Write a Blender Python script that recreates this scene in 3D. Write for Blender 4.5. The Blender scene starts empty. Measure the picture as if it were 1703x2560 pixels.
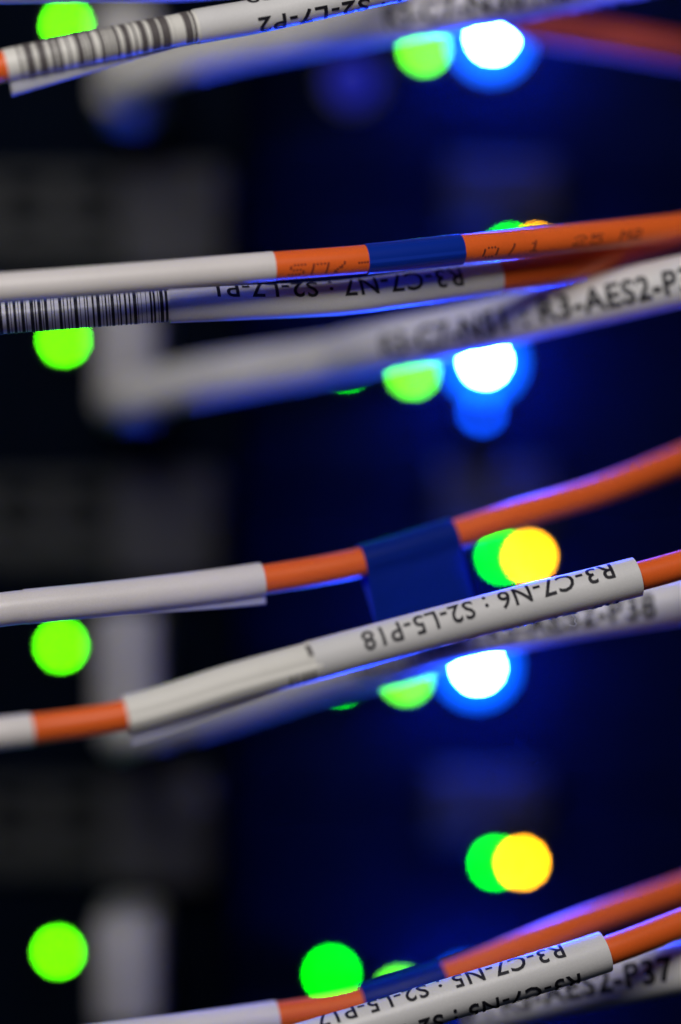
import bpy, bmesh, math, random
from mathutils import Vector, Matrix

# ------------------------------------------------------------------ camera, world, lamps
scene = bpy.context.scene
COL = scene.collection
CAM_D = 0.400                      # camera to plane of sharp focus, metres
PPM = 25000.0                      # photograph pixels per metre in the plane of sharp focus
W, H = 1703.0, 2560.0

cam_data = bpy.data.cameras.new("camera")
cam = bpy.data.objects.new("camera", cam_data)
COL.objects.link(cam)
cam.location = (0, -CAM_D, 0)
cam.rotation_euler = (math.radians(90), 0, 0)
cam_data.sensor_fit = 'VERTICAL'
cam_data.sensor_height = 36.0
cam_data.sensor_width = 24.0
cam_data.lens = 36.0 * CAM_D / (H / PPM)
cam_data.clip_start = 0.01
cam_data.clip_end = 20
cam_data.dof.use_dof = True
cam_data.dof.focus_distance = CAM_D
cam_data.dof.aperture_fstop = 4.75
cam_data.dof.aperture_blades = 0
scene.camera = cam

world = bpy.data.worlds.new("World")
scene.world = world
world.use_nodes = True
bg = world.node_tree.nodes['Background']
bg.inputs[0].default_value = (0.5, 0.6, 1.0, 1)
bg.inputs[1].default_value = 0.012

def area_lamp(name, loc, target, size, watts, color):
    ld = bpy.data.lights.new(name, 'AREA')
    ld.shape = 'DISK'
    ld.size = size
    ld.energy = watts
    ld.color = color
    o = bpy.data.objects.new(name, ld)
    COL.objects.link(o)
    o.location = loc
    o.rotation_euler = (Vector(target) - Vector(loc)).to_track_quat('-Z', 'Y').to_euler()
    return o
area_lamp("room_lamp", (-0.05, -0.31, 0.195), (0.0, 0.0, 0.02), 0.18, 0.95, (1.0, 0.955, 0.93))

vs = scene.view_settings
scene.display_settings.display_device = 'sRGB'
vs.view_transform = 'Standard'
vs.look = 'None'
vs.exposure = 0
vs.gamma = 1
cy = scene.cycles
cy.use_adaptive_sampling = False
cy.use_denoising = True
cy.denoiser = 'OPENIMAGEDENOISE'
cy.denoising_input_passes = 'RGB_ALBEDO_NORMAL'
cy.max_bounces = 6
cy.sample_clamp_indirect = 4
cy.blur_glossy = 0.0
cy.caustics_reflective = False
cy.caustics_refractive = False

random.seed(7)

# ------------------------------------------------------------------ helpers
def at(px, py, d):
    """pixel of the photograph and depth in mm behind the plane of focus -> point in metres"""
    y = d * 0.001
    k = (CAM_D + y) / CAM_D / PPM
    return Vector(((px - W / 2) * k, y, (H / 2 - py) * k))

def tag(o, label=None, cat=None, group=None, kind=None):
    if label: o['label'] = label
    if cat: o['category'] = cat
    if group: o['group'] = group
    if kind: o['kind'] = kind
    return o

def empty(name, loc=(0, 0, 0)):
    o = bpy.data.objects.new(name, None)
    o.empty_display_size = 0.005
    COL.objects.link(o)
    o.location = loc
    return o

def link_mesh(name, verts, faces, mat, parent=None, smooth=True):
    me = bpy.data.meshes.new(name)
    me.from_pydata([tuple(v) for v in verts], [], faces)
    me.update()
    if smooth:
        me.shade_smooth()
    me.materials.append(mat)
    o = bpy.data.objects.new(name, me)
    COL.objects.link(o)
    if parent is not None:
        o.parent = parent
        o.matrix_parent_inverse = Matrix.Translation(-Vector(parent.location)) if parent.type == 'EMPTY' else Matrix.Identity(4)
    return o

def link_bm(name, bm, mat, parent=None, smooth=False):
    bmesh.ops.recalc_face_normals(bm, faces=bm.faces)
    me = bpy.data.meshes.new(name)
    bm.to_mesh(me)
    bm.free()
    if smooth:
        me.shade_smooth()
    me.materials.append(mat)
    o = bpy.data.objects.new(name, me)
    COL.objects.link(o)
    if parent is not None:
        o.parent = parent
        o.matrix_parent_inverse = Matrix.Translation(-Vector(parent.location)) if parent.type == 'EMPTY' else Matrix.Identity(4)
    return o

def add_box(bm, x0, x1, y0, y1, z0, z1, bevel=0.0):
    g = bmesh.ops.create_cube(bm, size=1.0)
    vs_ = g['verts']
    for v in vs_:
        v.co = Vector((x0 + (v.co.x + .5) * (x1 - x0), y0 + (v.co.y + .5) * (y1 - y0), z0 + (v.co.z + .5) * (z1 - z0)))
    if bevel > 0:
        es = list({e for v in vs_ for e in v.link_edges})
        bmesh.ops.bevel(bm, geom=es, offset=bevel, segments=3, affect='EDGES', profile=0.5)

def px_box(bm, px0, px1, py0, py1, d0, d1, bevel=0.0):
    """box whose front face covers a pixel rectangle at depth d0 (mm) and which reaches back to depth d1"""
    a = at(px0, py1, d0); b = at(px1, py0, d0)
    add_box(bm, a.x, b.x, d0 * .001, d1 * .001, a.z, b.z, bevel)

# ------------------------------------------------------------------ materials
def material(name, color, rough=0.5, spec=0.5, grain=0.0, grain_scale=3000, bump=0.0, bump_scale=4000,
             coat=0.0, metallic=0.0, translucent=0.0, blotch=0.0, emission=None, aniso_bump=False):
    m = bpy.data.materials.new(name)
    m.use_nodes = True
    nt = m.node_tree
    p = nt.nodes['Principled BSDF']
    p.inputs['Base Color'].default_value = (*color, 1)
    p.inputs['Roughness'].default_value = rough
    p.inputs['Specular IOR Level'].default_value = spec
    p.inputs['Metallic'].default_value = metallic
    p.inputs['Coat Weight'].default_value = coat
    p.inputs['Coat Roughness'].default_value = 0.2
    tc = nt.nodes.new('ShaderNodeTexCoord')
    if grain > 0 or blotch > 0:
        col = None
        for amt, sc in ((grain, grain_scale), (blotch, 160)):
            if amt <= 0:
                continue
            n = nt.nodes.new('ShaderNodeTexNoise')
            n.inputs['Scale'].default_value = sc
            n.inputs['Detail'].default_value = 4
            nt.links.new(tc.outputs['Object'], n.inputs['Vector'])
            r = nt.nodes.new('ShaderNodeMapRange')
            r.inputs['From Min'].default_value = 0.3
            r.inputs['From Max'].default_value = 0.7
            r.inputs['To Min'].default_value = 1 - amt
            r.inputs['To Max'].default_value = 1 + amt * .3
            nt.links.new(n.outputs['Fac'], r.inputs['Value'])
            mx = nt.nodes.new('ShaderNodeVectorMath')
            mx.operation = 'SCALE'
            if col is None:
                mx.inputs[0].default_value = color
            else:
                nt.links.new(col, mx.inputs[0])
            nt.links.new(r.outputs['Result'], mx.inputs['Scale'])
            col = mx.outputs[0]
        nt.links.new(col, p.inputs['Base Color'])
    if bump > 0:
        n = nt.nodes.new('ShaderNodeTexNoise')
        n.inputs['Scale'].default_value = bump_scale
        n.inputs['Detail'].default_value = 3
        nt.links.new(tc.outputs['Object'], n.inputs['Vector'])
        b = nt.nodes.new('ShaderNodeBump')
        b.inputs['Strength'].default_value = bump
        b.inputs['Distance'].default_value = 0.0001
        nt.links.new(n.outputs['Fac'], b.inputs['Height'])
        nt.links.new(b.outputs['Normal'], p.inputs['Normal'])
    if translucent > 0:
        out = nt.nodes['Material Output']
        t = nt.nodes.new('ShaderNodeBsdfTranslucent')
        t.inputs['Color'].default_value = (*[min(1, c * 1.1) for c in color], 1)
        mix = nt.nodes.new('ShaderNodeMixShader')
        mix.inputs[0].default_value = translucent
        nt.links.new(p.outputs[0], mix.inputs[1])
        nt.links.new(t.outputs[0], mix.inputs[2])
        nt.links.new(mix.outputs[0], out.inputs['Surface'])
    if emission is not None:
        p.inputs['Emission Color'].default_value = (*emission[0], 1)
        p.inputs['Emission Strength'].default_value = emission[1]
    return m

M_ORANGE = material('orange_jacket_pvc', (0.93, 0.150, 0.022), 0.34, 0.5, grain=.06, grain_scale=5000, bump=.10, bump_scale=5000, blotch=.06)
M_SHADEDORANGE = material('shaded_orange_jacket_pvc', (0.42, 0.052, 0.030), 0.55, 0.25, blotch=.06)  # orange jacket with the low light at depth put into its colour
M_GREYINK = material('faded_grey_print', (0.13, 0.115, 0.115), 0.55, 0.3, grain=.3, grain_scale=5000)
M_LABEL = material('white_label_film', (0.80, 0.76, 0.742), 0.34, 0.5, grain=.05, grain_scale=6000, bump=.16, bump_scale=3500, blotch=.05)
M_WHITE = material('cool_white_label_film', (0.79, 0.785, 0.78), 0.34, 0.5, grain=.05, grain_scale=6000, bump=.16, bump_scale=3500, blotch=.05)
M_CREAM = material('cream_label_film', (0.84, 0.825, 0.765), 0.36, 0.45, grain=.05, grain_scale=6000, bump=.12, bump_scale=3500, blotch=.05)
M_FLAP = material('label_flap_film', (0.74, 0.74, 0.76), 0.32, 0.5, translucent=.2, blotch=.05)
M_GREYCABLE = material('pale_grey_cable_label', (0.84, 0.83, 0.76), 0.42, 0.4, blotch=.08)
M_INK = material('black_print', (0.018, 0.017, 0.025), 0.5, 0.3, grain=.4, grain_scale=9000)
M_FAINT = material('worn_ink_print', (0.22, 0.035, 0.02), 0.6, 0.2)
M_DOTINK = material('dot_ink_print', (0.045, 0.012, 0.02), 0.6, 0.2)
M_BLUE = material('blue_tape', (0.002, 0.022, 0.25), 0.28, 0.5, bump=.1, bump_scale=1500, translucent=.2)
M_BAND = material('royal_blue_tape', (0.003, 0.028, 0.33), 0.26, 0.5, bump=.1, bump_scale=1500)
M_PANEL = material('black_painted_steel', (0.0022, 0.0027, 0.0058), 0.75, 0.12, grain=.2, grain_scale=1500)
M_FACE = material('blue_glow_black_faceplate', (0.0002, 0.0024, 0.0090), 0.8, 0.04, grain=.2, grain_scale=1500, blotch=.3)  # blue glow of the LEDs is put into the black plate's base colour
M_GREYTAB = material('dark_grey_plastic', (0.060, 0.061, 0.066), 0.6, 0.3, blotch=.2)
M_LATCH = material('charcoal_latch', (0.024, 0.023, 0.024), 0.7, 0.15, blotch=.3)
M_GRILLE = material('charcoal_grille', (0.017, 0.019, 0.020), 0.6, 0.3)
M_PLUG = material('grey_plug_plastic', (0.46, 0.45, 0.435), 0.5, 0.4, blotch=.1)
M_FIN = material('matt_black_light_blocker', (0.0006, 0.0006, 0.0007), 0.9, 0.0)
M_BEZEL = material('black_bezel_plastic', (0.02, 0.02, 0.022), 0.4, 0.5)
M_LINT = material('pale_lint', (0.6, 0.62, 0.75), 0.6, 0.3)
def led_mat(name, color, strength):
    return material(name, (0.005, 0.005, 0.005), 0.5, 0.1, emission=(color, strength))
M_LED_LIME = led_mat('lime_led_glow', (0.085, 1.0, 0.0), 55)
M_LED_GREEN = led_mat('green_led_glow', (0.0, 1.0, 0.0), 55)
M_LED_PALE = led_mat('pale_green_led_glow', (0.10, 0.86, 0.0), 32)
M_LED_AMBER = led_mat('amber_led_glow', (1.0, 0.41, 0.0), 85)
M_LED_BLUE = led_mat('blue_led_glow', (0.008, 0.048, 1.0), 12000)
M_LED_MID = led_mat('dim_blue_led_glow', (0.0, 0.075, 1.0), 17)
M_BLUE_REFLECTION = led_mat('dim_blue_reflection_glow', (0.0, 0.01, 1.0), 0.35)  # glow that stands in for a dim blue reflection
M_LED_HALO = led_mat('blue_led_diffuser_glow', (0.0, 0.10, 1.0), 6.5)

# ------------------------------------------------------------------ cable geometry
class Path:
    """centre line through (px, py, depth mm) points; sections are addressed by photograph x"""
    def __init__(self, pts, n=60):
        P = [at(*p) for p in pts]
        P = [P[0] * 2 - P[1]] + P + [P[-1] * 2 - P[-2]]
        self.p = []
        for i in range(1, len(P) - 2):
            p0, p1, p2, p3 = P[i - 1], P[i], P[i + 1], P[i + 2]
            t01 = (p1 - p0).length ** .5; t12 = (p2 - p1).length ** .5; t23 = (p3 - p2).length ** .5
            m1 = (p2 - p1 + ((p1 - p0) / t01 - (p2 - p0) / (t01 + t12)) * t12)
            m2 = (p2 - p1 + ((p3 - p2) / t23 - (p3 - p1) / (t12 + t23)) * t12)
            for k in range(n):
                t = k / n
                self.p.append((2 * t**3 - 3 * t**2 + 1) * p1 + (t**3 - 2 * t**2 + t) * m1 + (-2 * t**3 + 3 * t**2) * p2 + (t**3 - t**2) * m2)
        self.p.append(P[-2])
        self.s = [0.0]
        for a, b in zip(self.p, self.p[1:]):
            self.s.append(self.s[-1] + (b - a).length)
        self.px = [q.x * PPM * CAM_D / (CAM_D + q.y) + W / 2 for q in self.p]
    def s_at(self, px):
        for i in range(len(self.px) - 1):
            if self.px[i] <= px <= self.px[i + 1]:
                f = (px - self.px[i]) / max(1e-9, self.px[i + 1] - self.px[i])
                return self.s[i] + f * (self.s[i + 1] - self.s[i])
        return self.s[0] if px < self.px[0] else self.s[-1]
    def frame(self, s):
        s = min(max(s, 0), self.s[-1] - 1e-9)
        lo, hi = 0, len(self.s) - 1
        while hi - lo > 1:
            mid = (lo + hi) // 2
            if self.s[mid] <= s: lo = mid
            else: hi = mid
        f = (s - self.s[lo]) / max(1e-12, self.s[hi] - self.s[lo])
        p = self.p[lo].lerp(self.p[hi], f)
        def tan(i):
            i0, i1 = max(0, i - 1), min(len(self.p) - 1, i + 1)
            return (self.p[i1] - self.p[i0]).normalized()
        T = tan(lo).lerp(tan(hi), f).normalized()
        c = Vector((0, -CAM_D, 0)) - p
        N = (c - T * c.dot(T)).normalized()
        B = N.cross(T)
        if B.z < 0: B = -B
        return p, T, N, B
    def point(self, s, phi, r):
        p, T, N, B = self.frame(s)
        return p + (N * math.cos(phi) + B * math.sin(phi)) * r

def sleeve(name, path, px0, px1, r, mat, parent, seg=40, seam=None, step=0.0, rin=None, wob=0.0, ns=None, seed=0):
    """tube along the path between two photograph x positions, lips turned in at both ends, wrapped with a seam"""
    s0, s1 = path.s_at(px0), path.s_at(px1)
    n = ns or max(4, int((s1 - s0) / 0.0012))
    rin = rin if rin is not None else r * 0.5
    rnd = random.Random(seed)
    ph = [rnd.uniform(0, 6.28) for _ in range(6)]
    rows = [(s0 + 2e-5, None)] + [(s0 + (s1 - s0) * k / n, 1) for k in range(n + 1)] + [(s1 - 2e-5, None)]
    sm = math.radians(seam) if seam is not None else math.pi
    V, F = [], []
    for s, flag in rows:
        p, T, N, B = path.frame(s)
        for j in range(seg):
            f = j / (seg - 1) if seam is not None else j / seg
            a = sm + f * 2 * math.pi
            if flag is None:
                rr = rin
            else:
                rr = r + step * (f - .5)
                if wob:
                    q = s * 1000
                    rr += wob * (math.sin(q * .55 + ph[0] + 2 * a) + .6 * math.sin(q * 1.3 + ph[1] - a) + .5 * math.sin(q * 2.9 + ph[2] + 3 * a))
            V.append(p + (N * math.cos(a) + B * math.sin(a)) * rr)
    for edge in (1, len(rows) - 2):          # doubled rings keep the cut ends crisp
        V += V[edge * seg:(edge + 1) * seg]
    R = len(rows)
    e0, e1 = R * seg, (R + 1) * seg
    for j in range(seg):
        j2 = (j + 1) % seg
        F.append((j, j2, e0 + j2, e0 + j))
        F.append((e1 + j, e1 + j2, (R - 1) * seg + j2, (R - 1) * seg + j))
    for i in range(1, R - 2):
        for j in range(seg):
            a, b = i * seg + j, i * seg + (j + 1) % seg
            F.append((a, b, b + seg, a + seg))
    return link_mesh(name, V, F, mat, parent)

def flap(name, path, prof, r, phi_deg, tilt_deg, mat, parent, th=0.00012):
    """thin tail of label film that leaves the sleeve at phi and stands off by the widths (px, mm) given in prof"""
    V, F = [], []
    n = 40
    xs = [prof[0][0] + (prof[-1][0] - prof[0][0]) * i / n for i in range(n + 1)]
    def wid(x):
        for (xa, wa), (xb, wb) in zip(prof, prof[1:]):
            if xa <= x <= xb:
                return (wa + (wb - wa) * (x - xa) / (xb - xa)) * .001
        return 0
    a = math.radians(phi_deg)
    for x in xs:
        s = path.s_at(x)
        p, T, N, B = path.frame(s)
        rad = N * math.cos(a) + B * math.sin(a)
        tg = (N * math.sin(a) - B * math.cos(a))
        d = (tg * math.cos(math.radians(tilt_deg)) + rad * math.sin(math.radians(tilt_deg))).normalized()
        nn = d.cross(T).normalized()
        base = p + rad * (r - .0001)
        w = wid(x) + .00005
        for q in (0, .35, .7, 1.0):
            bow = nn * (math.sin(q * math.pi) * .06 * w)
            V.append(base + d * w * q + bow + nn * th / 2)
        for q in (1.0, .7, .35, 0):
            bow = nn * (math.sin(q * math.pi) * .06 * w)
            V.append(base + d * w * q + bow - nn * th / 2)
    for i in range(n):
        for j in range(8):
            a0, b0 = i * 8 + j, i * 8 + (j + 1) % 8
            F.append((a0, b0, b0 + 8, a0 + 8))
    F.append(tuple(range(8))); F.append(tuple(n * 8 + j for j in range(8)))
    return link_mesh(name, V, F, mat, parent)

TEXT_CACHE = {}
def text_bm(body, bold=0.012):
    cu = bpy.data.curves.new('lettering', 'FONT')
    cu.body = body
    cu.size = 1.0
    cu.resolution_u = 3
    cu.offset = bold
    cu.space_character = 1.08
    o = bpy.data.objects.new('lettering', cu)
    COL.objects.link(o)
    dg = bpy.context.evaluated_depsgraph_get()
    dg.update()
    me = bpy.data.meshes.new_from_object(o.evaluated_get(dg))
    bm = bmesh.new()
    bm.from_mesh(me)
    bpy.data.objects.remove(o)
    bpy.data.curves.remove(cu)
    bpy.data.meshes.remove(me)
    return bm

def wrap_text(name, path, body, px0, px1, height, r, phi0, phi1, mat, parent, flip=True, lift=1.2e-5, bold=0.012):
    """lettering laid on the round of a sleeve between px0 and px1; flip = read upside down"""
    bm = text_bm(body, bold)
    bmesh.ops.triangulate(bm, faces=bm.faces)
    xs = [v.co.x for v in bm.verts]
    x0, x1 = min(xs), max(xs)
    cap = 0.729
    for k in range(1, 9):
        yy = -0.02 + cap * k / 9
        bmesh.ops.bisect_plane(bm, geom=bm.verts[:] + bm.edges[:] + bm.faces[:], plane_co=(0, yy, 0), plane_no=(0, 1, 0))
    sa, sb = path.s_at(px0), path.s_at(px1)
    for v in bm.verts:
        u = (v.co.x - x0) / (x1 - x0)
        w = (v.co.y - cap / 2) / cap * height / r
        if flip:
            s = sb + (sa - sb) * u
            f = (s - sa) / (sb - sa)
            phi = math.radians(phi0 + (phi1 - phi0) * f) - w
        else:
            s = sa + (sb - sa) * u
            phi = math.radians(phi0 + (phi1 - phi0) * u) + w
        v.co = path.point(s, phi, r + lift)
    return link_bm(name, bm, mat, parent)

def wrap_bars(name, path, px_list, r, phi0, phi1, mat, parent, lift=1.2e-5, n=14):
    """printed bars that run round a sleeve: px_list of (x0, x1)"""
    V, F = [], []
    for x0, x1 in px_list:
        sa, sb = path.s_at(x0), path.s_at(x1)
        b = len(V)
        for k in range(n + 1):
            a = math.radians(phi0 + (phi1 - phi0) * k / n)
            V.append(path.point(sa, a, r + lift)); V.append(path.point(sb, a, r + lift))
        for k in range(n):
            F.append((b + 2 * k, b + 2 * k + 1, b + 2 * k + 3, b + 2 * k + 2))
    return link_mesh(name, V, F, mat, parent)

DOTS = {'5': ['11111', '10000', '11110', '00001', '00001', '10001', '01110'], '0': ['01110', '10001', '10001', '10001', '10001', '10001', '01110'],
        '/': ['00001', '00001', '00010', '00100', '01000', '10000', '10000'], '1': ['00100', '01100', '00100', '00100', '00100', '00100', '01110'],
        '2': ['01110', '10001', '00001', '00110', '01000', '10000', '11111'], 'S': ['01111', '10000', '10000', '01110', '00001', '00001', '11110'],
        'N': ['11111', '10001', '10001', '10001', '10001', '10001', '10001'], 'V': ['00001', '00001', '00010', '00110', '01000', '10000', '11000'],
        'O': ['01110', '10001', '10001', '10001', '10001', '10001', '01110'], 'M': ['10001', '11011', '10101', '10101', '10001', '10001', '10001'],
        '-': ['11111', '00000', '00000', '00000', '00000', '00000', '00000'], '.': ['0'] * 7, ' ': ['0'] * 7}
def dot_print(name, path, items, r, mat, parent, dot=0.00011):
    """inkjet dot print: items of (character, px left, px right, phi of centre in degrees, height mm, skew)"""
    V, F = [], []
    for ch, xa, xb, phc, hgt, skew in items:
        g = DOTS[ch]
        for ri, row in enumerate(g):
            for ci, c in enumerate(row):
                if c != '1': continue
                fx = ci / 4
                x = xa + (xb - xa) * fx + skew * (3 - ri)
                phi = math.radians(phc) + (3 - ri) / 6 * hgt * .001 / r
                s = path.s_at(x)
                b = len(V)
                V.append(path.point(s, phi, r + 1.2e-5))
                for k in range(8):
                    a = k * math.pi / 4
                    V.append(path.point(s + math.cos(a) * dot, phi + math.sin(a) * dot / r, r + 1.2e-5))
                for k in range(8):
                    F.append((b, b + 1 + k, b + 1 + (k + 1) % 8))
    return link_mesh(name, V, F, mat, parent)

def tag_loop(name, path, px0, px1, r, drop, mat, parent, lean=0.0):
    """wrapped tape whose two ends hang below the cable as a flag (teardrop section)"""
    s0, s1 = path.s_at(px0), path.s_at(px1)
    n = 24
    sec = []
    for k in range(25):
        a = math.radians(-35 + 250 * k / 24)
        sec.append((math.cos(a) * r, math.sin(a) * r))
    back = [(-r * (1 - q) ** 1.4 * .82 + lean * q - .00008, -r * .57 - drop * q) for q in (.15, .3, .5, .75, 1.0)]
    front = [(r * (1 - q) ** 1.4 * .82 + lean * q + .00008, -r * .57 - drop * q) for q in (1.0, .75, .5, .3, .15)]
    sec = sec + back + front
    m = len(sec)
    V, F = [], []
    for i in range(n + 1):
        s = s0 + (s1 - s0) * i / n
        p, T, N, B = path.frame(s)
        for cx, cyy in sec:
            V.append(p + N * cx + B * cyy)
    for i in range(n):
        for j in range(m):
            a, b = i * m + j, i * m + (j + 1) % m
            F.append((a, b, b + m, a + m))
    return link_mesh(name, V, F, mat, parent)

def cable_thing(path, px_anchor, label, group):
    p = path.frame(path.s_at(px_anchor))[0]
    o = empty('fibre_cable', p)
    tag(o, label, 'cable', group)
    return o

# ------------------------------------------------------------------ the rack behind: four stacked server nodes
bm = bmesh.new()
px_box(bm, -1100, 2800, -2200, 4700, 130, 140)
tag(link_bm('wall', bm, M_PANEL), kind='structure')

PITCH = 765.0
FACE = 92.0        # depth of the faceplates
LED_D = 88.0
def disc_dome(bm, c, r, bulge, seg=24, rings=4):
    """shallow dome that faces the camera"""
    rows = []
    for i in range(rings + 1):
        t = i / rings * math.pi / 2
        rr, yy = r * math.cos(t), -bulge * math.sin(t)
        if i == rings:
            rows.append([bm.verts.new((c.x, c.y + yy, c.z))])
        else:
            rows.append([bm.verts.new((c.x + rr * math.cos(k * 2 * math.pi / seg), c.y + yy, c.z + rr * math.sin(k * 2 * math.pi / seg))) for k in range(seg)])
    for i in range(rings):
        for k in range(seg):
            if i == rings - 1:
                bm.faces.new((rows[i][k], rows[i][(k + 1) % seg], rows[i + 1][0]))
            else:
                bm.faces.new((rows[i][k], rows[i][(k + 1) % seg], rows[i + 1][(k + 1) % seg], rows[i + 1][k]))
    bm.faces.new(rows[0])

def ring(bm, c, r0, r1, y0, y1, seg=24):
    """collar: inner radius r0, outer r1, from depth y0 (front) to y1"""
    A = []
    for rr, yy in ((r0, y1), (r0, y0), (r1, y0), (r1, y1)):
        A.append([bm.verts.new((c.x + rr * math.cos(k * 2 * math.pi / seg), yy, c.z + rr * math.sin(k * 2 * math.pi / seg))) for k in range(seg)])
    for i in range(4):
        for k in range(seg):
            bm.faces.new((A[i][k], A[i][(k + 1) % seg], A[(i + 1) % 4][(k + 1) % seg], A[(i + 1) % 4][k]))

def led(parent, px, py, mat, label, r=0.00072, d=LED_D, halo=None):
    c = at(px, py, d)
    bm = bmesh.new()
    disc_dome(bm, c, r, r * (.9 if halo else .35))
    o = link_bm('status_light', bm, mat, parent, True)
    tag(o, label)
    bm = bmesh.new()
    ring(bm, c, r * 1.02 if halo is None else halo * 1.01, (r if halo is None else halo) + .0006, c.y + (.0004 if halo is None else .0031), FACE * .001 - 2e-5)
    link_bm('bezel', bm, M_BEZEL, o, False)
    if halo:
        bm = bmesh.new()
        ring(bm, c, r * .3, r * .98, c.y + 2e-5, FACE * .001 - 1e-5)
        link_bm('stem', bm, M_BEZEL, o, False)
        bm = bmesh.new()
        ring(bm, c, r * 1.03, halo, c.y + .0024, FACE * .001 - 1e-5)
        link_bm('diffuser', bm, M_LED_HALO, o, False)
    return o

NODE_LABELS = ['uppermost black server node, behind the cable with the barcode in the top left corner',
               'black server node behind the sharp barcode label and the narrow blue tape band',
               'black server node behind the white label reading R3-C7-N6',
               'lowest black server node, behind the white label reading R3-C7-N5']
for k in range(4):
    dy = PITCH * k
    dx = -18.0 * (k - 1)                      # the rack leans a little in the picture
    node = empty('server_node', at(851 + dx, 260 + dy, FACE))
    tag(node, NODE_LABELS[k], 'server', 'stacked server nodes in the rack')
    bm = bmesh.new()
    px_box(bm, -700 + dx, 2400 + dx, -290 + dy, 460 + dy, FACE, FACE + 30, .0006)
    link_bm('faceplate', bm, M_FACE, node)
    # grey moulded tab and grille left of it
    ty = -380 + dy
    bm = bmesh.new()
    px_box(bm, 300 + dx, 560 + dx, ty + 25, ty + 300, FACE - 6, FACE - .02, .0008)
    link_bm('grey_tab', bm, M_GREYTAB, node, True)
    for gx in (-200, -25, 150, 288):
        bm = bmesh.new()
        w_ = 62 if gx < 280 else 24
        px_box(bm, gx - w_ / 2 + dx, gx + w_ / 2 + dx, ty + 40, ty + 262, FACE - 3, FACE - .02, .0002)
        link_bm('grille_bar', bm, M_GRILLE, node)
    for gy in (60, 135, 225):
        bm = bmesh.new()
        h_ = 34 if gy < 200 else 80
        px_box(bm, -230 + dx, 276 + dx, ty + gy - h_ / 2, ty + gy + h_ / 2, FACE - 2.4, FACE - .03, .0002)
        link_bm('grille_bar', bm, M_GRILLE, node)
    bm = bmesh.new()
    px_box(bm, 590 + dx, 606 + dx, -285 + dy, 455 + dy, 58, FACE - .02, .0005)
    link_bm('light_blocker_fin', bm, M_FIN, node)  # added fin, keeps the blue LED light off the plugs
    # grey-blue latch above the amber lamp
    bm = bmesh.new()
    px_box(bm, 1110 + dx, 1400 + dx, -370 + dy, -190 + dy, FACE - 2, FACE - .02, .0009)
    link_bm('latch', bm, M_LATCH, node, True)
    led(node, 160 + dx * .4, 850 - 765 + dy - (22 if k == 0 else 0), M_LED_LIME, 'lime green status light near the left edge')
    if k > 0:
        led(node, 865 + dx, 905 - 765 + dy + (24 if k == 2 else 0), M_LED_GREEN, 'pure green status light near the middle', r=.0009)
    led(node, 1033 + dx * .9 + (12 if k == 0 else 0), (122 if k == 0 else 930 - 765 + dy + (24 if k == 3 else 0)), M_LED_PALE, 'pale green status light left of the blue one', r=.00095)
    led(node, 1213 + dx, (94 if k == 0 else 903 - 765 + dy + (74 if k == 3 else 0)), M_LED_BLUE, 'dazzling blue-white status light', r=.0008, halo=.0035)
    if k == 0:
        led(node, 880, 200, M_BLUE_REFLECTION, 'dim blue reflection made as a glowing dome', r=.0026)  # no lamp here: a blue reflection imitated by a glowing dome
    if k == 1:
        led(node, 1205, 1028, M_LED_MID, 'dimmer blue status light below the blue-white one')
    led(node, 1275 + dx, 627 - 765 + dy, M_LED_GREEN, 'green status light beside the amber one')
    led(node, 1342 + dx, 627 - 765 + dy, M_LED_AMBER, 'amber status light')

# ------------------------------------------------------------------ cables
G_A = 'orange fibre cables with blue tape bands'
G_B = 'orange fibre cables with upside down printed labels'
G_C = 'blurred pale cables with labels behind'

def rand_bars(x0, x1, mod, seed, gap=(1, 3), bar=(1, 4)):
    rnd = random.Random(seed)
    out = []
    x = x0
    while x < x1:
        b = rnd.choice([1, 1, 2, 2, 3, 4][:bar[1] + 2]) * mod
        out.append((x, min(x + b, x1)))
        x += b + rnd.choice([1, 1, 2, 2, 3]) * mod
    return out

# --- top row
pa = Path([(-420, -10, 0), (-60, -27, 3), (250, -33, 5), (480, -37, 8), (800, -75, 12), (1300, -170, 22), (1900, -330, 36)])
t = cable_thing(pa, 250, 'pale labelled cable that only dips into the picture along the top left edge', G_A)
sleeve('jacket', pa, -420, 1900, .00147, M_ORANGE, t)
sleeve('label_sleeve', pa, -300, 700, .0016, M_LABEL, t, wob=4e-6)

p = Path([(-420, 250, -8), (-100, 192, -9), (12, 165, -8), (200, 126, -6.5), (480, 69, -3), (640, 41, -1), (852, -7, 1), (1030, -48, 3), (1400, -150, 6), (1900, -300, 12)])
t = cable_thing(p, 300, 'white labelled cable with a barcode in the top left corner', G_B)
sleeve('jacket', p, -420, 1900, .00150, M_ORANGE, t)
ls = sleeve('label_sleeve', p, 12, 492, .00163, M_CREAM, t, seam=-95, step=8e-5, wob=5e-6, seed=3)
bars = rand_bars(45, 425, 5.2, 21) + [(452, 470), (474, 480)]
wrap_bars('barcode', p, bars, .00163 + 5e-5, -58, 120, M_GREYINK, ls, lift=2e-5)
flap('label_flap', p, [(14, 1.55), (120, 1.2), (300, .5), (440, .05)], .00163, -84, 66, M_FLAP, ls)
ls = sleeve('label_sleeve', p, 488, 1700, .00176, M_WHITE, t, seam=-110, step=8e-5, wob=5e-6, seed=4)
wrap_text('lettering', p, 'R3-C7-N7 : S2-L7-P2', 632, 1290, .0019, .00176 + 5e-5, -36, -72, M_INK, ls)
wrap_text('lettering', p, 'R3-C7-N7 : S2-L7-P2', 618, 1276, .0019, .00176 + 5e-5, 78, 42, M_INK, ls)

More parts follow.
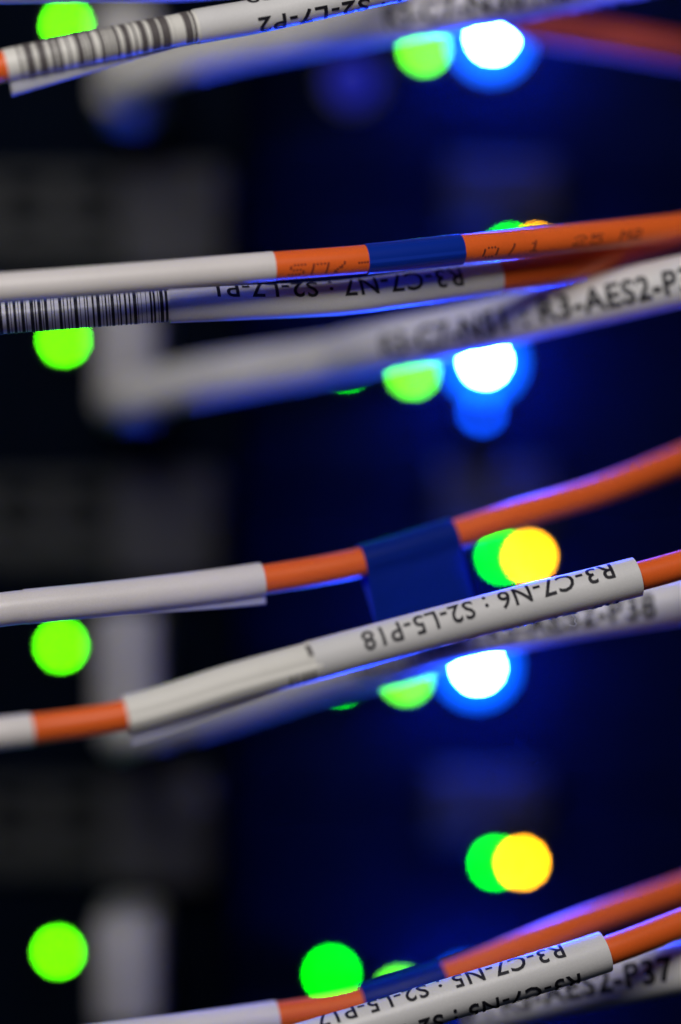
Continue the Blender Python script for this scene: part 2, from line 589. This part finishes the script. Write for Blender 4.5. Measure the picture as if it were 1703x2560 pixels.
def back_cable(pts, label, txt, tx0, tx1, plug_y, phi=(4, 4), second=None, rad=.0027):
    p = Path(pts)
    t = cable_thing(p, 700, label, G_C)
    sleeve('jacket', p, pts[0][0], 1950, rad - .00015, M_GREYCABLE, t, seg=32)
    ls = sleeve('label_sleeve', p, 860, 1900, rad, M_WHITE, t, seam=-100, step=5e-5, wob=5e-6, seed=len(txt))
    wrap_text('lettering', p, txt, tx0, tx1, .0026, rad + 4e-5, phi[0], phi[1], M_INK, ls, flip=False, bold=0.03)
    if second:
        wrap_text('lettering', p, txt, tx0 + second, tx1 + second, .0026, rad + 4e-5, phi[0] - 95, phi[1] - 95, M_INK, ls, flip=False, bold=0.03)
    bm = bmesh.new()
    px_box(bm, 232, 392, plug_y, plug_y + 285, 64, 84, .0018)
    px_box(bm, 250, 374, plug_y + 20, plug_y + 262, 83, FACE - .02, .0008)
    link_bm('plug', bm, M_PLUG, t, True)
    return t
back_cable([(300, 205, 66), (330, 192, 61), (420, 155, 56), (560, 118, 50), (760, 83, 40), (1000, 42, 25), (1200, 8, 20), (1400, -29, 19), (1703, -87, 14), (2000, -147, 10)],
           'blurred pale cable passing behind the topmost barcode label', 'R3-C7-N30 : R3-AES2-P40', 1005, 1740, -5, phi=(4, 0), second=240)
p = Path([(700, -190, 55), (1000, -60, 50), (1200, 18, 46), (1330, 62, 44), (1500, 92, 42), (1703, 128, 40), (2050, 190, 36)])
t = cable_thing(p, 1600, 'blurred orange cable with shade in its colour, in the top right corner', None)
sleeve('jacket', p, 700, 2050, .0020, M_SHADEDORANGE, t)

# --- second row
p = Path([(-420, 754, -11), (-150, 731, -9.5), (0, 720, -8.5), (340, 694, -6), (683, 666, -3), (923, 647, -.6), (1150, 623, 2.5), (1400, 598, 7), (1703, 567, 13.5), (2100, 520, 23)])
t = cable_thing(p, 850, 'orange cable with narrow shiny blue band, in front of the sharp barcode label', G_A)
j = sleeve('jacket', p, -420, 2100, .00145, M_ORANGE, t)
dot_print('jacket_print', p, [('0', 1196, 1228, -26, 1.0, 1), ('/', 1262, 1268, -24, 1.1, 1), ('1', 1308, 1334, -18, 1.0, 1), ('2', 1420, 1446, -14, .9, 1), ('5', 1462, 1486, -14, .9, 1), ('M', 1536, 1556, -10, .8, 1), ('2', 1566, 1584, -10, .8, 1)], .00145, M_DOTINK, j)
dot_print('jacket_print', p, [('S', 718, 752, -22, 1.0, 1), ('N', 774, 810, -24, 1.0, 1), ('V', 832, 850, -24, 1.0, 1), ('-', 888, 916, -32, 1.0, 0)], .00145, M_FAINT, j, dot=.00012)
sleeve('label_sleeve', p, -300, 683, .0015, M_LABEL, t, seam=-150, step=6e-5, wob=5e-6, seed=9)
sleeve('blue_band', p, 913, 1150, .00158, M_BAND, t, seam=-12, step=7e-5, wob=4e-6, seed=10)

p = Path([(-420, 838, -1), (-150, 810, -.5), (0, 796, 0), (425, 764, 1.2), (540, 759, 1.8), (851, 744, 4), (1000, 725, 5.5), (1240, 691, 9), (1400, 665, 12), (1530, 632, 15), (1703, 578, 20.5), (2100, 420, 30)])
t = cable_thing(p, 400, 'sharp barcode label on an orange cable, just under the cable with the narrow blue band', G_B)
sleeve('jacket', p, 1200, 2100, .00168, M_ORANGE, t)
ls = sleeve('label_sleeve', p, -400, 432, .00160, M_WHITE, t, seam=-140, step=5e-5, wob=3e-6, seed=11)
K = 500 / 1568.0
zb = [(-10, 18), (48, 72), (84, 90), (108, 130), (146, 152), (168, 194), (204, 210), (240, 268), (276, 286), (300, 326), (336, 342), (352, 376), (404, 410), (426, 432),
      (464, 488), (500, 508), (530, 540), (556, 564), (584, 612), (628, 634), (664, 672), (684, 694), (724, 740), (760, 786), (804, 809), (826, 838), (854, 860), (872, 896),
      (918, 926), (938, 950), (976, 992), (1012, 1024), (1044, 1070), (1078, 1083), (1106, 1110), (1142, 1147), (1174, 1190), (1200, 1216), (1236, 1242), (1252, 1278), (1292, 1312)]
left = rand_bars(-300, -12, 3.0, 5)
wrap_bars('barcode', p, left + [(a * K, b * K) for a, b in zb], .00160 + 3.5e-5, -105, 130, M_INK, ls, lift=2e-5)
ls = sleeve('label_sleeve', p, 424, 1243, .00176, M_WHITE, t, seam=20, step=6e-5, wob=5e-6, seed=12)
wrap_text('lettering', p, 'R3-C7-N7 : S2-L7-P1', 540, 1143, .0021, .00176 + 5e-5, 52, 16, M_INK, ls)

back_cable([(296, 1000, 66), (330, 990, 61), (420, 966, 57), (560, 939, 51), (820, 897, 40), (1000, 858, 27), (1150, 828, 21.5), (1400, 770, 16), (1703, 703, 12), (2000, 640, 8)],
           'blurred pale cable with upright label above the second blue light from the top', 'R3-C7-N51 : R3-AES2-P39', 1000, 1785, 762)

# --- third row
p = Path([(-420, 1584, -2), (-150, 1549, 0), (0, 1525, 1), (330, 1491, 4), (655, 1450, 7.5), (905, 1405, 10), (1130, 1338, 13), (1290, 1288, 15), (1500, 1226, 19), (1703, 1148, 25), (2100, 980, 38)])
t = cable_thing(p, 500, 'orange cable with creased white sleeve and wide blue tape flag hanging below it', G_A)
sleeve('jacket', p, -420, 2100, .00152, M_ORANGE, t)
sleeve('label_sleeve', p, -420, 66, .00172, M_LABEL, t, seam=-150, step=6e-5, wob=6e-6, seed=13)
ls = sleeve('label_sleeve', p, 62, 655, .00178, M_LABEL, t, seam=-150, step=6e-5, wob=6e-6, seed=14)
flap('label_flap', p, [(300, .02), (420, .35), (656, .85)], .00178, -80, 62, M_FLAP, ls)
tag_loop('blue_tape_flag', p, 903, 1134, .0018, .0072, M_BLUE, t)

p = Path([(-420, 1885, -18), (-150, 1853, -16), (0, 1833, -15), (90, 1822, -14), (320, 1787, -12), (600, 1703, -9), (851, 1634, -6), (1200, 1540, -2), (1590, 1443, 1), (1703, 1412, 2), (2100, 1290, 6)])
t = cable_thing(p, 1200, 'orange cable with sharp white label reading R3-C7-N6', G_B)
sleeve('jacket', p, -420, 2100, .00148, M_ORANGE, t)
sleeve('label_sleeve', p, -420, 78, .00158, M_LABEL, t, wob=5e-6, seed=15)
ls = sleeve('label_sleeve', p, 312, 790, .00196, M_CREAM, t, seam=-15, step=1.2e-4, wob=7e-6, seed=16)
wrap_bars('barcode', p, [(706, 714), (722, 728), (738, 745), (752, 758), (765, 771)], .00196 + 7e-5, -62, -28, M_GREYINK, ls, lift=3e-5)
wrap_bars('barcode', p, [(764, 775)], .00196 + 7e-5, 15, 52, M_GREYINK, ls, lift=3e-5)
flap('label_flap', p, [(314, 1.15), (440, .9), (560, .5), (720, .05)], .00196, -84, 66, M_FLAP, ls)
ls = sleeve('label_sleeve', p, 776, 1592, .00202, M_WHITE, t, seam=-120, step=8e-5, wob=5e-6, seed=17)
wrap_text('lettering', p, 'R3-C7-N6 : S2-L5-P18', 898, 1532, .0021, .00202 + 5e-5, 14, 40, M_INK, ls)
wrap_text('lettering', p, 'R3-C7-N6 : S2-L5-P18', 898, 1532, .0021, .00202 + 5e-5, -122, -96, M_INK, ls)

back_cable([(296, 1838, 66), (330, 1828, 61), (420, 1806, 57), (560, 1768, 51), (820, 1690, 40), (1000, 1647, 31), (1150, 1600, 25), (1400, 1549, 18), (1703, 1504, 14), (2000, 1455, 10)],
           'blurred pale cable with label, directly behind the R3-C7-N6 label', 'R3-C7-N50 : R3-AES2-P38', 930, 1650, 1527, rad=.00245)

# --- bottom row
p = Path([(-420, 2690, 1), (-150, 2650, 3), (0, 2630, 4), (350, 2588, 6), (687, 2543, 9), (905, 2505, 11), (1110, 2443, 13), (1400, 2328, 17), (1703, 2222, 24), (2100, 2080, 36)])
t = cable_thing(p, 800, 'orange cable with blue tape at the bottom edge, behind the R3-C7-N5 label', G_A)
sleeve('jacket', p, -420, 2100, .00152, M_ORANGE, t)
sleeve('label_sleeve', p, -420, 693, .0017, M_LABEL, t, seam=-150, step=6e-5, wob=5e-6, seed=18)
tag_loop('blue_tape_flag', p, 903, 1108, .0018, .0060, M_BLUE, t)

p = Path([(-100, 2860, -7), (300, 2745, -5), (600, 2655, -3.5), (830, 2588, -2), (1130, 2497, 0), (1500, 2384, 2.5), (1703, 2308, 5), (2100, 2150, 10)])
t = cable_thing(p, 1200, 'orange cable with white two line label reading R3-C7-N5 at the bottom right', G_B)
sleeve('jacket', p, -100, 2100, .00150, M_ORANGE, t)
ls = sleeve('label_sleeve', p, 200, 1512, .00212, M_WHITE, t, seam=-125, step=8e-5, wob=5e-6, seed=19)
wrap_text('lettering', p, 'R3-C7-N5 : S2-L5-P17', 800, 1413, .0021, .00212 + 5e-5, 53, 45, M_INK, ls)
wrap_text('lettering', p, 'R3-C7-N5 : S2-L5-P17', 812, 1432, .0021, .00212 + 5e-5, -55, -62, M_INK, ls)

back_cable([(296, 2760, 66), (330, 2750, 61), (420, 2733, 57), (560, 2704, 51), (820, 2642, 40), (1000, 2592, 29), (1150, 2536, 22), (1400, 2476, 15), (1703, 2418, 10), (2000, 2370, 6)],
           'blurred pale cable with label ending P37 at the bottom right corner', 'R3-C7-N49 : R3-AES2-P37', 965, 1702, 2292)

# --- a curl of lint clinging to the R3-C7-N6 label
lp = [at(x, y, -1.5 + .4 * math.sin(i)) for i, (x, y) in enumerate([(1432, 1538), (1440, 1546), (1436, 1553), (1442, 1560), (1436, 1566), (1424, 1562)])]
V, F = [], []
for i, q in enumerate(lp):
    for k in range(6):
        a = k * math.pi / 3
        V.append(q + Vector((math.cos(a), math.sin(a) * .7, math.sin(a))) * .00003)
for i in range(len(lp) - 1):
    for k in range(6):
        a, b = i * 6 + k, i * 6 + (k + 1) % 6
        F.append((a, b, b + 6, a + 6))
o = link_mesh('lint_fibre', V, F, M_LINT)
tag(o, 'tiny curl of lint hanging from the lower edge of the R3-C7-N6 label', 'lint')
